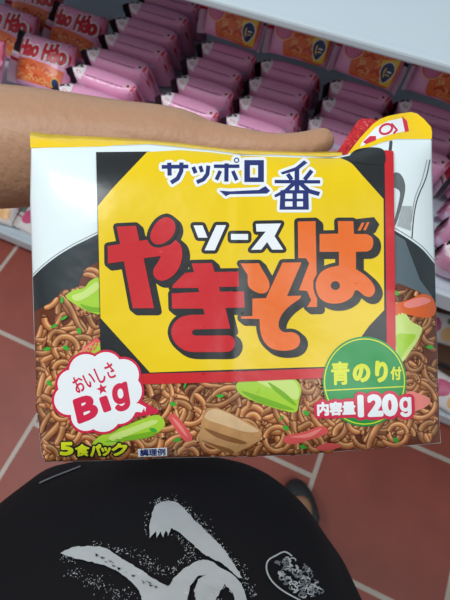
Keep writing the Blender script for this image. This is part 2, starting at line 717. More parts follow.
def build_pale():
    root = empty('noodle_packet', (0, 0, 0))
    V, F = packet_film()
    obj('film_wrapper', V, F, pale_white, root, local=True)
    for s in (-1, 1):
        V, F, FM = crimp(s)
        obj('end_seal', V, F, [pale_white, pale_green, pk_rose, pale_white], root, fmat=FM, local=True)
    pr = Print('face_print_or_sheen', on_face, 0.004, 0.00012)
    pr.add(fill(smooth_pts([(-0.045, -0.02), (-0.01, -0.03), (0.004, 0.0), (-0.02, 0.02), (-0.045, 0.012)])), pk_rose, 1)
    pr.add(fill(smooth_pts([(0.01, 0.0), (0.04, -0.01), (0.045, 0.03), (0.015, 0.03)])), pk_or2, 1)
    pr.add(fill(smooth_pts([(0.02, -0.035), (0.045, -0.03), (0.04, -0.018), (0.018, -0.02)])), pale_green, 1)
    pr.build(root, local=True)
    return root


proto_c = build_pale()
for (x, y, ln, rz, lb) in [
        (-1.085, 0.484, 74, 8, 'pale packet on the lowest shelf below the forearm, at the picture edge'),
        (-0.955, 0.488, 72, -8, 'pale packet on the lowest shelf, half behind the big pack'),
        (0.455, 0.475, 66, -10, 'pale packet on the lowest shelf, in front of the brown carton'),
        (0.40, 0.665, 60, 8, 'pale packet behind the brown carton on the lowest shelf'),
        (0.53, 0.68, 56, -6, 'rightmost pale packet behind the brown carton')]:
    place_packet(proto_c, x, y, S1 + 0.022, ln, rz, 0, lb, 'pale noodle packets on the lowest shelf')

carton = empty('carton_tray', (0.47, 0.59, S1), 'open brown cardboard carton tray on the lowest shelf', 'carton')
card = mat('brown_cardboard', rgb(120, 84, 64), rough=0.8, var=0.1, vscale=60)
card_d = mat('carton_dark_rim', rgb(40, 38, 42), rough=0.6)
v, f = join_vf([box_vf(0.30, 0.64, 0.585, 0.591, S1 + 0.002, S1 + 0.05), box_vf(0.30, 0.64, 0.845, 0.851, S1 + 0.002, S1 + 0.05),
                box_vf(0.294, 0.30, 0.585, 0.851, S1 + 0.002, S1 + 0.05), box_vf(0.64, 0.646, 0.585, 0.851, S1 + 0.002, S1 + 0.05),
                box_vf(0.30, 0.64, 0.591, 0.845, S1 + 0.002, S1 + 0.006)])
obj('carton_wall', v, f, card, carton, smooth=False)
for y0 in (0.583, 0.843):
    v, f = box_vf(0.292, 0.648, y0, y0 + 0.01, S1 + 0.05, S1 + 0.062)
    obj('carton_rim', v, f, card_d, carton, smooth=False)

# ================================================================== THE BIG FIVE-PACK IN THE HAND
D0 = 0.26
LEFT = [(31, 147), (30, 200), (32, 260), (34, 330), (37, 400), (41, 452), (45, 462)]
RIGHT = [(432, 139), (432, 170), (434, 230), (436, 300), (438, 380), (440, 430), (441, 443)]
TOP = [(31, 147), (95, 146), (150, 144), (210, 150), (240, 154), (280, 155), (330, 157), (345, 155), (362, 150), (380, 143), (395, 139), (432, 139)]
BOT = [(45, 462), (100, 461), (170, 458), (235, 457), (300, 455), (380, 448), (441, 443)]
LY, LX = [p[1] for p in LEFT], [p[0] for p in LEFT]
RY, RX = [p[1] for p in RIGHT], [p[0] for p in RIGHT]
TX, TY = [p[0] for p in TOP], [p[1] for p in TOP]
BX, BY = [p[0] for p in BOT], [p[1] for p in BOT]


def gfun(e, k):
    return 1 - math.exp(-max(0.0, e) / k)


def bulge(x, y):
    eL, eR = x - np.interp(y, LY, LX), np.interp(y, RY, RX) - x
    eT, eB = y - np.interp(x, TX, TY), np.interp(x, BX, BY) - y
    g = gfun(eL, 13) * gfun(eR, 16) * gfun(eT, 16) * gfun(eB, 13)
    h = 0.0125 * g
    h += g * (0.0006 * math.sin(x / 31 + y / 47) + 0.0005 * math.sin(y / 23 - x / 60 + 1) + 0.0004 * math.sin(x / 17 + 2))
    h += g * 0.0006 * math.exp(-((x - 236 + (y - 300) * 0.03) / 7) ** 2)
    # gathered creases where the hand pulls the top edge
    for cx, s in ((215, 1), (262, -1), (318, 1), (352, -1)):
        h += g * 0.0011 * s * math.exp(-((x - cx - (y - 160) * 0.12) / 6) ** 2) * math.exp(-max(0, y - 158) / 26)
    return h


def pack_front(x, y, off):
    return P(x, y, D0 - bulge(x, y) - off)


pack = empty('noodle_multipack', P(240, 455, D0 + 0.02), 'large white, yellow and black five-pack of yakisoba noodles held up by the hand', 'noodle multipack')
film_white = ink('white_film', 232, 246, 249, rough=0.24, bump=0.2, bscale=22)
NI, NJ = 120, 100


def ease(t):
    return t + 0.09 * math.sin(2 * math.pi * t) * -1


def coons():
    V = []
    Tp = [np.array((np.interp(s, np.linspace(0, 1, len(TX)), TX), np.interp(s, np.linspace(0, 1, len(TX)), TY))) for s in [0]]
    G = np.zeros((NJ + 1, NI + 1, 2))
    for j in range(NJ + 1):
        t = ease(j / NJ)
        for i in range(NI + 1):
            s = ease(i / NI)
            xt = 31 + (432 - 31) * s
            xb = 45 + (441 - 45) * s
            T = np.array((xt, np.interp(xt, TX, TY)))
            B = np.array((xb, np.interp(xb, BX, BY)))
            yl = 147 + (462 - 147) * t
            yr = 139 + (443 - 139) * t
            L = np.array((np.interp(yl, LY, LX), yl))
            R = np.array((np.interp(yr, RY, RX), yr))
            c00, c10, c01, c11 = np.array((31, 147)), np.array((432, 139)), np.array((45, 462)), np.array((441, 443))
            G[j, i] = (1 - t) * T + t * B + (1 - s) * L + s * R - ((1 - s) * (1 - t) * c00 + s * (1 - t) * c10 + (1 - s) * t * c01 + s * t * c11)
    return G


G = coons()
V, F = [], []
for j in range(NJ + 1):
    for i in range(NI + 1):
        V.append(pack_front(G[j, i, 0], G[j, i, 1], 0))
W1 = NI + 1
for j in range(NJ):
    for i in range(NI):
        a = j * W1 + i
        F.append((a, a + W1, a + W1 + 1, a + 1))
bidx = {}
for j in range(NJ + 1):
    for i in range(NI + 1):
        if i in (0, NI) or j in (0, NJ):
            bidx[(j, i)] = j * W1 + i
        else:
            x, y = G[j, i]
            e = gfun(min(i, NI - i) / NI * 400, 22) * gfun(min(j, NJ - j) / NJ * 310, 22)
            tt = max(0.0, min(1.0, (y - 150) / 190.0))
            th = e * (0.006 + 0.05 * tt * tt * (3 - 2 * tt))
            bidx[(j, i)] = len(V)
            V.append(P(x, y, D0) + CF * th)
for j in range(NJ):
    for i in range(NI):
        F.append((bidx[(j, i)], bidx[(j, i + 1)], bidx[(j + 1, i + 1)], bidx[(j + 1, i)]))
obj('film_bag', V, F, film_white, pack)

# ---- inks
i_black = ink('ink_black', 34, 38, 40)
i_yel = ink('ink_yellow', 242, 208, 8)
i_red = ink('ink_red', 206, 36, 44)
i_orange = ink('ink_orange', 240, 112, 32)
i_navy = ink('ink_navy', 36, 50, 116)
i_white = ink('ink_white', 240, 246, 248)
i_green = ink('ink_green', 18, 150, 70)
i_lime = ink('ink_lime', 224, 232, 40)
i_crim = ink('ink_crimson', 214, 40, 76)
i_grey = ink('ink_grey', 150, 160, 162)
i_dgrey = ink('ink_dark_grey', 66, 70, 72)
i_steel = ink('ink_steel', 104, 112, 114, var=0.25, vscale=300)
i_grey2 = ink('ink_pale_steel', 172, 182, 184, var=0.2, vscale=600)
i_pan = ink('ink_pan_black', 44, 54, 58)
i_pan2 = ink('ink_pan_blue_grey', 92, 108, 116)
i_nbase = ink('ink_noodle_shadow', 104, 54, 36)
LG = 0.00009
NL = 16       # layers above the noodle strands


def pr(name, sp=5.0):
    return Print(name, pack_front, sp, LG)


# ---- pan picture (black pan behind the noodles, its rim and handle)
pan = pr('pan_picture')
lc = smooth_pts([(32.8, 277), (42, 268), (56, 257), (72, 247), (86, 240), (100, 233)], False)
pan.add(fill(lc + [(100, 380), (36.0, 380), (34.1, 320)]), i_pan, 5, 3.0)
pan.add(stroke([(x, y - 2.2) for x, y in lc], 0.9), i_grey, 1)
pan.build(pack)
pan = pr('pan_picture')
rc = smooth_pts([(392, 229), (402, 235), (413, 242), (424, 251), (434.8, 264)], False)
pan.add(fill(rc + [(435.8, 300), (438.2, 400), (392, 400)]), i_pan, 4, 3.0)
pan.add(fill([(393, 233), (405, 240), (411, 256), (420, 280), (432, 296), (434, 330), (393, 330)]), i_pan2, 5, 3.0)
pan.add(stroke([(x + .5, y - 2.4) for x, y in rc], 1.0), i_grey, 1)
hd = [(393, 173), (399, 172), (404, 178), (406, 190), (402, 206), (400, 222), (405, 226), (393, 226)]
pan.add(fill(smooth_pts([(393, 174), (399, 173), (404, 180), (405, 192), (400, 212), (396, 224), (393, 226), (397, 210), (400, 192), (393, 186)])), i_steel, 2)
pan.add(fill([(402, 206), (412, 206), (411, 231), (397, 226)]), i_grey2, 1)
pan.add(stroke(smooth_pts([(430, 160), (426, 178), (418, 197), (414, 215), (412, 238)], False), 1.1), i_dgrey, 2)
pan.add(stroke(smooth_pts([(427, 160), (422, 180), (415, 198), (411, 222)], False), 0.8), i_grey, 2)
pan.add(stroke([(391, 142), (390, 152)], 3.2), i_dgrey, 2)
pan.build(pack)

# ---- noodle picture
noodle_ink = mat_attr('ink_noodle_photo')
NB = [[(33.9, 312), (50, 303), (62, 292), (78, 287), (84, 270), (97, 262), (103, 262), (103, 376), (400, 372), (392, 360), (392, 288), (398, 283), (408, 287),
       (420, 292), (430, 300), (436.2, 310), (437.8, 380), (439.8, 430), (440.6, 442.6), (380, 447.6), (300, 454.6), (235, 456.6), (170, 457.6), (100, 460.6), (45.3, 461.5), (41.2, 452), (37.2, 400), (34.4, 335)]]


def inside(x, y, poly):
    r = False
    n = len(poly)
    for i in range(n):
        x1, y1 = poly[i - 1]
        x2, y2 = poly[i]
        if (y1 > y) != (y2 > y) and x < (x2 - x1) * (y - y1) / (y2 - y1) + x1:
            r = not r
    return r


def covered(x, y):
    return 104 < x < 390 and y < 380


def noodle_picture():
    pt = pr('noodle_picture')
    pt.add(fill(NB[0]), i_nbase, 6, 3.0)
    o1 = pt.build(pack)
    rnd = random.Random(21)
    V, F, C = [], [], []
    N = 430
    prof = [(-1.0, (74, 36, 26)), (-0.75, (142, 80, 48)), (-0.2, (190, 124, 76)), (0.15, (206, 146, 96)), (0.35, (236, 192, 146)), (0.52, (204, 142, 92)), (0.8, (150, 84, 50)), (1.0, (80, 38, 28))]
    made = 0
    tries = 0
    while made < N and tries < 20000:
        tries += 1
        x, y = rnd.uniform(34, 441), rnd.uniform(262, 460)
        if not inside(x, y, NB[0]) or covered(x, y):
            continue
        a = rnd.uniform(0, 2 * math.pi)
        k = rnd.choice((-1, 1)) * rnd.uniform(0.015, 0.10)
        ln = rnd.uniform(30, 110)
        w = rnd.uniform(2.7, 4.1) * (1 if x < 395 else 0.9)
        tone = rnd.uniform(0.7, 1.3) * (0.45 + 0.55 * min(1, made / (N * 0.45))) * 0.98
        base = 0.00062 + made * 1.5e-6
        pts = []
        st = 1.6
        n = int(ln / st)
        for q in range(n):
            if not inside(x + 1.2 * math.cos(a + 1.57), y + 1.2 * math.sin(a + 1.57), NB[0]) or not inside(x - 1.2 * math.cos(a + 1.57), y - 1.2 * math.sin(a + 1.57), NB[0]) or not inside(x, y, NB[0]):
                break
            pts.append((x, y, a))
            x += st * math.cos(a)
            y += st * math.sin(a)
            a += k * st
            k += rnd.uniform(-0.012, 0.012)
        if len(pts) < 6:
            continue
        made += 1
        n0 = len(V)
        for qi, (px, py, pa) in enumerate(pts):
            nx, ny = -math.sin(pa), math.cos(pa)
            up = 1 if ny < 0 else -1            # light side of the photographed noodle faces up in the print
            endw = min(1.0, 0.55 + 0.25 * min(qi, len(pts) - 1 - qi))
            for t, c in prof:
                tt = t * (1 if up > 0 else -1)
                V.append(pack_front(px + nx * tt * w * endw, py + ny * tt * w * endw, base + qi * 4e-9))
                jit = tone * (0.94 + 0.12 * math.sin(qi * 0.5 + made))
                C.append((min(1, lin(c[0]) * jit), min(1, lin(c[1]) * jit), min(1, lin(c[2]) * jit * 0.95), 1))
        m = len(prof)
        for qi in range(len(pts) - 1):
            for t in range(m - 1):
                p = n0 + qi * m + t
                F.append((p, p + 1, p + m + 1, p + m))
    obj('noodle_strands', V, F, noodle_ink, o1, colors=C)
    return o1


noodle_picture()

# ---- toppings in the picture
top = pr('topping_picture', 4.0)
i_cab = ink('ink_cabbage', 170, 214, 60)
i_cab2 = ink('ink_cabbage_light', 206, 230, 130)
i_cab3 = ink('ink_cabbage_deep', 124, 182, 40)
i_gin = ink('ink_ginger', 226, 92, 92)
i_gin2 = ink('ink_ginger_light', 242, 142, 132)
i_car = ink('ink_carrot', 226, 102, 44)
i_meat = ink('ink_pork', 196, 148, 98, var=0.25, vscale=160)
i_meat2 = ink('ink_pork_light', 224, 190, 146, var=0.15, vscale=160)
i_meat3 = ink('ink_pork_brown', 142, 94, 54)
i_nori = ink('ink_seaweed', 60, 176, 56)
L0 = NL


def patch(pts, m, lay, sm=True):
    global top
    if lay == 0:
        if top.F:
            top.build(pack)
        nm = {i_cab: 'cabbage_picture', i_cab2: 'cabbage_picture', i_gin: 'ginger_picture', i_gin2: 'ginger_picture', i_car: 'carrot_picture', i_meat: 'pork_picture'}[m]
        top = pr(nm, 4.0)
    top.add(fill(smooth_pts(pts) if sm else pts), m, L0 + lay)


patch([(66, 297), (74, 290), (84, 288), (90, 281), (99, 278), (103, 290), (103, 313), (90, 312), (78, 306)], i_cab, 0)
patch([(72, 296), (84, 291), (96, 282), (99, 288), (86, 298), (76, 301)], i_cab2, 1)
patch([(80, 304), (92, 307), (102, 308), (102, 312), (88, 311)], i_cab3, 1)
patch([(74, 356), (92, 344), (103, 344), (103, 356), (88, 362), (74, 366)], i_cab, 0)
patch([(92, 446), (100, 436), (120, 428), (140, 420), (158, 415), (165, 425), (152, 436), (130, 440), (108, 446)], i_cab, 0)
patch([(110, 436), (130, 428), (152, 420), (157, 423), (134, 433), (114, 441)], i_cab2, 1)
patch([(104, 442), (128, 436), (156, 431), (150, 437), (126, 441)], i_cab3, 1)
patch([(238, 382), (262, 378), (292, 378), (301, 388), (299, 400), (296, 412), (282, 410), (262, 404), (240, 394)], i_cab, 0)
patch([(256, 380), (290, 379), (299, 390), (296, 400), (280, 392)], i_cab2, 1)
patch([(241, 391), (262, 397), (294, 409), (282, 409), (258, 402)], i_cab3, 1)
patch([(268, 382), (284, 392), (296, 404), (292, 404), (276, 392)], i_cab3, 2)
patch([(394, 318), (404, 313), (412, 322), (422, 328), (418, 340), (410, 352), (402, 362), (396, 358), (392, 340)], i_cab2, 0)
patch([(396, 336), (408, 334), (416, 336), (406, 350), (400, 358)], i_cab, 1)
patch([(392, 306), (408, 300), (424, 294), (434, 300), (435, 314), (424, 318), (404, 314), (393, 316)], i_car, 0)
patch([(404, 303), (422, 297), (431, 301), (420, 306), (408, 308)], i_gin2, 1)
patch([(97, 338), (100, 346), (84, 358), (72, 372), (66, 370), (76, 355), (88, 344)], i_gin, 0)
patch([(96, 341), (84, 352), (74, 364), (72, 362), (82, 350)], i_gin2, 1)
patch([(168, 417), (174, 414), (182, 422), (192, 436), (190, 441), (185, 441), (176, 430)], i_gin, 0)
patch([(172, 417), (180, 424), (188, 437), (184, 434), (176, 424)], i_gin2, 1)
patch([(286, 436), (304, 432), (322, 426), (328, 433), (312, 439), (294, 444), (284, 442)], i_gin, 0)
patch([(290, 437), (306, 434), (322, 428), (310, 437)], i_gin2, 1)
patch([(318, 446), (330, 443), (342, 446), (330, 450), (318, 450)], i_gin, 0)
patch([(407, 392), (420, 394), (430, 399), (427, 406), (412, 412), (400, 410)], i_gin2, 0)
patch([(203, 413), (207, 408), (217, 407.5), (230, 413), (246, 421), (261, 430), (262, 434), (259, 441), (246, 448), (233, 454.5), (214, 448), (200, 441), (199, 436)], i_meat, 0, False)
patch([(206, 413), (214, 409), (228, 413), (246, 423), (259, 431), (246, 432), (226, 426), (206, 419)], i_meat2, 1)
patch([(201, 440), (214, 444), (232, 450), (232, 454), (214, 447)], i_meat3, 1)
patch([(204, 428), (222, 434), (246, 442), (240, 444), (218, 438)], i_meat3, 1)
top.build(pack)
for (x, y) in ((54, 326), (64, 318), (79, 331), (47, 349), (66, 348), (49, 383), (185, 385), (173, 404), (220, 396), (177, 440), (258, 391), (281, 418), (286, 428), (238, 447),
               (303, 447), (396, 293), (178, 449), (430, 347), (306, 413), (153, 430), (62, 300), (396, 440)):
    a = (x * 7 % 10) / 3.0
    top = pr('seaweed_flake_picture', 4.0)
    patch([(x - 4 * math.cos(a), y - 3 * math.sin(a)), (x + 1.5 * math.sin(a), y - 2), (x + 4 * math.cos(a), y + 3 * math.sin(a)), (x - 1.5 * math.sin(a), y + 2)], i_nori, 3)
    top.build(pack)

# ---- yellow panel with black corners and red edge
pn = pr('title_panel')
B0 = L0 + 5
pn.add(fill([(96, 152), (147, 151.5), (210, 154), (281, 157.5), (338, 158), (350, 155.5), (366, 151.5), (384, 150.5), (389, 151), (394, 190), (395, 372), (300, 377.5), (235, 381), (146, 384), (104, 385), (100.5, 353), (98, 240)]), i_black, B0)
pn.add(fill([(384.5, 150), (393.5, 151), (394.5, 230), (396, 376), (387, 376), (385.5, 230)]), i_red, B0 + 1)
pn.add(fill([(112, 374.5), (235, 371.5), (300, 369), (387.5, 366), (388, 376), (300, 379), (235, 382), (112, 385)]), i_red, B0 + 1)
pn.add(fill([(97.8, 207)] + smooth_pts([(98, 206), (112, 189), (128, 172), (147, 152)], False) + [(180, 150), (210, 152.2), (240, 156), (281, 157), (330, 158.5)]
            + smooth_pts([(340, 158), (351, 163), (362, 175), (383.5, 199)], False) + [(384.2, 310), (369, 326), (340, 366.5), (300, 367.5), (235, 369.5), (150, 372.5), (100.5, 318)]), i_yel, B0 + 1)
pn.build(pack)

# ---- title lettering
ttl = pr('title_lettering', 4.0)


def sc(pts, ox, oy, s):
    return [(ox + x / s, oy + y / s) for x, y in pts]


ya = sc([(97, 120), (185, 116), (200, 184), (240, 178), (262, 206), (300, 212), (340, 200), (362, 180)] +
        smooth_pts([(362, 180), (384, 200), (393, 235), (388, 280), (368, 322), (338, 350), (305, 363), (278, 356), (263, 335), (265, 308), (283, 280), (296, 252)], False)
        + [(219, 262), (266, 487), (170, 487), (130, 276), (58, 286), (57, 207), (113, 198)], 95, 200, 4.5)
yad = sc(smooth_pts([(330, 78), (357, 100), (361, 135), (341, 172), (305, 196), (270, 198), (250, 175), (252, 145), (274, 105), (303, 82)]), 95, 200, 4.5)
ki = sc([(133, 42), (235, 40), (248, 85), (368, 83), (370, 158), (270, 160), (275, 183), (395, 182), (398, 262), (302, 265), (327, 368), (150, 372), (136, 380), (136, 396), (150, 403)]
        + smooth_pts([(318, 402), (340, 412), (350, 440), (340, 468), (312, 484), (220, 485), (130, 484), (82, 468), (46, 432), (31, 385), (46, 340), (82, 310), (130, 299)], False)
        + [(198, 298), (192, 268), (35, 268), (33, 192), (172, 185), (165, 165), (35, 165), (40, 150), (100, 90), (145, 85)], 165, 255, 5.0)
sod = sc(smooth_pts([(145, 66), (160, 95), (192, 150), (197, 185), (180, 212), (150, 217), (118, 204), (95, 185), (88, 160)], False) + [(88, 125), (75, 105), (52, 67)], 230, 250, 5.0)
so = sc([(262, 63), (358, 62), (285, 230), (357, 228)] + smooth_pts([(350, 243), (292, 285), (255, 330), (243, 370), (250, 396), (272, 411), (310, 411), (340, 425), (351, 453), (340, 482), (308, 500), (250, 503), (200, 488), (166, 450), (150, 400)], False)
        + [(147, 345), (55, 343), (55, 332), (112, 330), (112, 243), (180, 240)], 230, 250, 5.0)
bal = sc([(35, 52), (115, 50), (120, 288), (105, 318), (105, 352), (112, 378), (122, 400), (122, 436), (77, 437), (95, 406), (77, 364), (40, 361), (86, 240), (72, 217), (37, 217)], 290, 210, 4.5)
bar = sc([(215, 50), (285, 50), (288, 108), (340, 108)] + smooth_pts([(345, 108), (368, 122), (375, 148), (366, 176), (346, 187)], False) + [(297, 188), (297, 266)]
         + smooth_pts([(297, 266), (336, 292), (370, 326), (383, 362), (366, 389), (338, 387), (298, 360), (278, 392), (235, 417), (180, 420), (138, 400), (118, 360), (118, 318), (140, 280), (175, 260), (220, 250)], False)
         + [(220, 188), (133, 188), (133, 108), (217, 106)], 290, 210, 4.5)
dk1 = sc([(322, 57), (336, 57), (317, 93), (304, 93)], 290, 210, 4.5)
dk2 = sc([(346, 55), (358, 55), (341, 91), (329, 91)], 290, 210, 4.5)
T0 = B0 + 2
for q in (ya, yad, ki, sod, so, bal, bar):
    fs = fat(q, 3.6)
    full = []
    for d in (0, 1.4, 2.8, 4.2):
        full += shift(fs, d, d * 0.85)
    ttl.add(full, i_black, T0)
    T0 += 0.4
ttl.add(fill(sc([(300, 40), (378, 32), (402, 64), (385, 100), (360, 115), (290, 110)], 290, 210, 4.5)), i_black, T0)
T0 += 1
ttl.add(fill(ya), i_red, T0)
ttl.add(fat(yad, 3.2), i_black, T0 + 0.6)
ttl.add(fill(yad), i_red, T0 + 1.2)
ttl.add(fill(ki), i_red, T0)
for q in (sod, so, bal, bar, dk1, dk2):
    ttl.add(fill(q), i_orange, T0 + 0.6)
ttl.add([disc((290 + 204 / 4.5, 210 + 340 / 4.5), 21 / 4.5, 20 / 4.5)], i_black, T0 + 1.2)
ttl.build(pack)

# ---- sauce lettering
sau = pr('sauce_lettering', 4.0)
S0 = B0 + 2
su = [sc(q, 185, 210, 4.09) for q in (
    [(35, 63), (72, 63), (92, 113), (54, 113)], [(128, 62), (168, 62), (122, 165), (80, 165)],
    [(188, 98), (258, 98), (258, 122), (188, 122)],
    [(290, 57), (393, 55), (366, 107), (402, 162), (356, 162), (336, 131), (312, 162), (270, 163), (330, 88), (292, 88)])]
fs = []
for q in su:
    fs += fat(q, 3.4)
sau.add(fs, i_black, S0)
for q in su:
    sau.add(fill(q), i_white, S0 + 1)
sau.build(pack)

# ---- brand lettering
br = pr('brand_lettering', 4.0)


def st(pts, ox, oy, s, w):
    return stroke(sc(pts, ox, oy, s), w / s, caps=False)


A = (155, 150, 4.5)
C = (215, 150, 4.09)
bl = []
bl += st([(30, 76), (150, 74)], *A, 17) + st([(64, 57), (66, 115)], *A, 19) + st([(119, 56), (118, 95), (102, 128), (72, 147)], *A, 19)
bl += st([(172, 76), (183, 104)], *A, 18) + st([(203, 72), (212, 99)], *A, 17) + st([(240, 70), (236, 108), (218, 132), (188, 145)], *A, 18)
bl += st([(265, 73), (380, 73)], *A, 16) + st([(322, 60), (321, 142)], *A, 19) + st([(294, 94), (276, 134)], *A, 17) + st([(350, 94), (368, 136)], *A, 17)
bl += stroke(disc((155 + 367 / 4.5, 150 + 46 / 4.5), 2.2, n=12), 1.1, True)
for q in ([(120, 41), (200, 41), (200, 62), (120, 62)], [(120, 112), (200, 112), (200, 131), (120, 131)], [(120, 41), (143, 41), (143, 131), (120, 131)], [(176, 41), (200, 41), (200, 131), (176, 131)]):
    bl.append(sc(q, *C))
bl += fill(sc([(18, 166), (60, 169), (180, 163), (206, 147), (226, 167), (212, 178), (60, 181), (44, 189)], *C))
bl += fill(sc([(364, 42), (378, 52), (340, 82), (276, 100), (268, 92), (330, 70)], *C))
bl += st([(297, 98), (314, 122)], *C, 17) + st([(396, 84), (366, 122)], *C, 17) + st([(244, 129), (430, 130)], *C, 14) + st([(335, 76), (335, 168)], *C, 19)
bl += fill(sc([(318, 128), (336, 136), (290, 176), (246, 194), (242, 184), (286, 160)], *C)) + fill(sc([(336, 136), (354, 128), (388, 160), (430, 172), (424, 188), (380, 176)], *C))
for q in ([(268, 166), (288, 166), (286, 244), (264, 244)], [(360, 166), (382, 166), (384, 244), (360, 244)], [(268, 164), (382, 164), (382, 178), (268, 178)], [(268, 199), (382, 199), (382, 210), (268, 210)],
          [(266, 231), (382, 231), (382, 244), (266, 244)], [(317, 166), (335, 166), (335, 244), (317, 244)]):
    bl.append(sc(q, *C))
halo = []
for q in bl:
    halo += [q] + stroke(q, 5.6, True, n=8)
br.add(halo, i_white, S0)
br.add(bl, i_navy, S0 + 1)
br.build(pack)

# ---- speech bubble
bb = pr('speech_bubble', 4.0)
cl = []
lobes = [(69, 400, 15), (72, 384, 14.5), (86, 371, 17), (106, 368, 16), (123, 375, 16), (126, 391, 16), (119, 407, 17), (103, 414, 18), (86, 416, 15), (96, 394, 28)]
tail = [(122, 404), (140, 402), (157, 411.5), (132, 416), (112, 424)]
red = [disc((x, y), r + 2.4, n=26) for x, y, r in lobes] + fat(tail, 1.8)
wht = [disc((x, y), r, n=26) for x, y, r in lobes] + [[(118, 402), (139, 403.5), (153, 411), (130, 414.5), (112, 420)]]
bb.add(red, i_crim, L0 + 9)
bb.add(wht, i_white, L0 + 10)
fs, grow = text_faces('おいしさ', (72, 369, 116, 386), -0.42, bold=0.35)
bb.add(fs, i_crim, L0 + 11)
fs, grow = text_faces('B', (73, 396, 97, 421), -0.36, bold=1.9, shear=0.1)
bb.add(fs, i_crim, L0 + 11)
fs, grow = text_faces('ı', (101, 396, 109.5, 412), -0.33, bold=1.6)
bb.add(fs, i_crim, L0 + 11)
fs, grow = text_faces('ɡ', (112, 383, 131, 411), -0.30, bold=1.5, shear=0.15)
bb.add(fs, i_crim, L0 + 11)
star = []
for k in range(10):
    a = -math.pi / 2 - 0.3 + k * math.pi / 5
    r = 5.8 if k % 2 == 0 else 2.5
    star.append((102 + r * math.cos(a), 389 + r * math.sin(a)))
bb.add(fill(star), i_crim, L0 + 11)
bb.build(pack)

# ---- count lettering
ct = pr('count_lettering', 4.0)
for body, bx, bd in (('5', (59.5, 442, 73.5, 455.5), 1.0), ('食', (75, 444, 89.5, 456.5), 0.55), ('パ', (90, 444, 101.5, 456.5), 0.8), ('ッ', (101, 447, 111, 456), 0.7), ('ク', (111.5, 443, 127.5, 456), 0.8)):
    fs, grow = text_faces(body, bx, -0.03, bold=bd)
    ct.add(fs + grow(2.4), i_black, L0 + 6 + bx[0] * 0.002)
    ct.add(fs, i_lime, L0 + 8)
ct.build(pack)
cp = pr('caption_label', 4.0)
cp.add(fill([(138, 449), (167, 447.5), (167, 456), (138, 457)]), i_white, L0 + 6)
fs, grow = text_faces('調理例', (140, 448.8, 165.5, 456), -0.03, bold=0.3)
cp.add(fs, i_navy, L0 + 7)
cp.build(pack)

# ---- round badge and weight banner
bg = pr('round_badge', 4.0)
bc = (364.5, 381.5)
bg.add([disc(bc, 42, 45, n=48)], i_green, L0 + 9)
bg.add(stroke(disc(bc, 40, 42.6, n=48), 1.1, True), i_lime, L0 + 10)
bg.add(stroke([(325, 390.5), (404, 386.5)], 1.1), i_lime, L0 + 10)
for body, bx, bd in (('青', (331, 361.5, 349.5, 385), 0.75), ('の', (352.5, 363.5, 370.5, 382.5), 1.3), ('り', (375, 360.5, 388, 382.5), 1.3)):
    fs, grow = text_faces(body, bx, -0.03, bold=bd)
    bg.add(fs, i_lime, L0 + 11)
fs, grow = text_faces('付', (390.5, 366.5, 401.5, 380), 0, bold=0.55)
bg.add(fs, i_lime, L0 + 11)
bg.build(pack)
wb = pr('weight_banner', 4.0)
words = (('内容量', (317, 401.5, 355.5, 415.5), 0.75), ('120', (357.5, 394, 398, 417), 1.7), ('ɡ', (399.5, 397, 411.5, 417), 0.9))
red = []
whs = []
for body, bx, bd in words:
    fs, grow = text_faces(body, bx, -0.035, bold=bd)
    red += fs + grow(bd + 3.2)
    whs += fs
red += fill([(318, 404), (404, 398), (408, 411), (318, 415)])
wb.add(red, i_crim, L0 + 13)
wb.add(whs, i_white, L0 + 14)
wb.build(pack)

# ---- yellow gusset along the top, folded seal flap at the upper right
film_yel = ink('yellow_film', 250, 210, 20, rough=0.22, bump=0.5, bscale=60)


def strip(name, rows, mats, fm=None, sub=8):
    """smooth strip through rows of 3-D points (all rows the same length)"""
    R = [np.array(r, dtype=float) for r in rows]
    V, F, FM = [], [], []
    nc = len(R[0])
    m = (nc - 1) * sub + 1
    for r in R:
        for i in range(m):
            t = i / sub
            a = min(int(t), nc - 2)
            w = t - a
            V.append(r[a] * (1 - w) + r[a + 1] * w)
    for j in range(len(R) - 1):
        for i in range(m - 1):
            p = j * m + i
            F.append((p, p + m, p + m + 1, p + 1))
            FM.append(fm(j, i / (m - 1)) if fm else 0)
    return obj(name, V, F, mats, pack, fmat=FM)


gx = [30, 50, 80, 110, 150, 180, 205, 230, 270, 310, 342]
gf = [np.interp(x, TX, TY) + 0.8 for x in gx]
gb = [131.5, 134, 136, 137, 140, 143, 146, 149, 151, 152, 151]
gm = [(a + b) / 2 - 0.4 for a, b in zip(gf, gb)]
strip('top_gusset', [[P(x + 0.5, y, D0 - 0.0006) for x, y in zip(gx, gf)],
                     [P(x, y, D0 + 0.003) for x, y in zip(gx, gm)],
                     [P(x, y, D0 + 0.0095 + 0.0012 * math.sin(k * 2.1)) for k, (x, y) in enumerate(zip(gx, gb))],
                     [P(x, y + 5, D0 + 0.013) for x, y in zip(gx, gb)]], [film_yel])
film_red = ink('red_seal_film', 204, 40, 48, rough=0.3, bump=0.9, bscale=160)


def flap_pt(x, y, off):
    """the folded flap leans away from the front as it rises"""
    up = max(0.0, (150 - y)) / 35.0
    return P(x, y, D0 + 0.0005 + 0.012 * up + 0.0025 * math.sin(x / 9.0) * up - off)


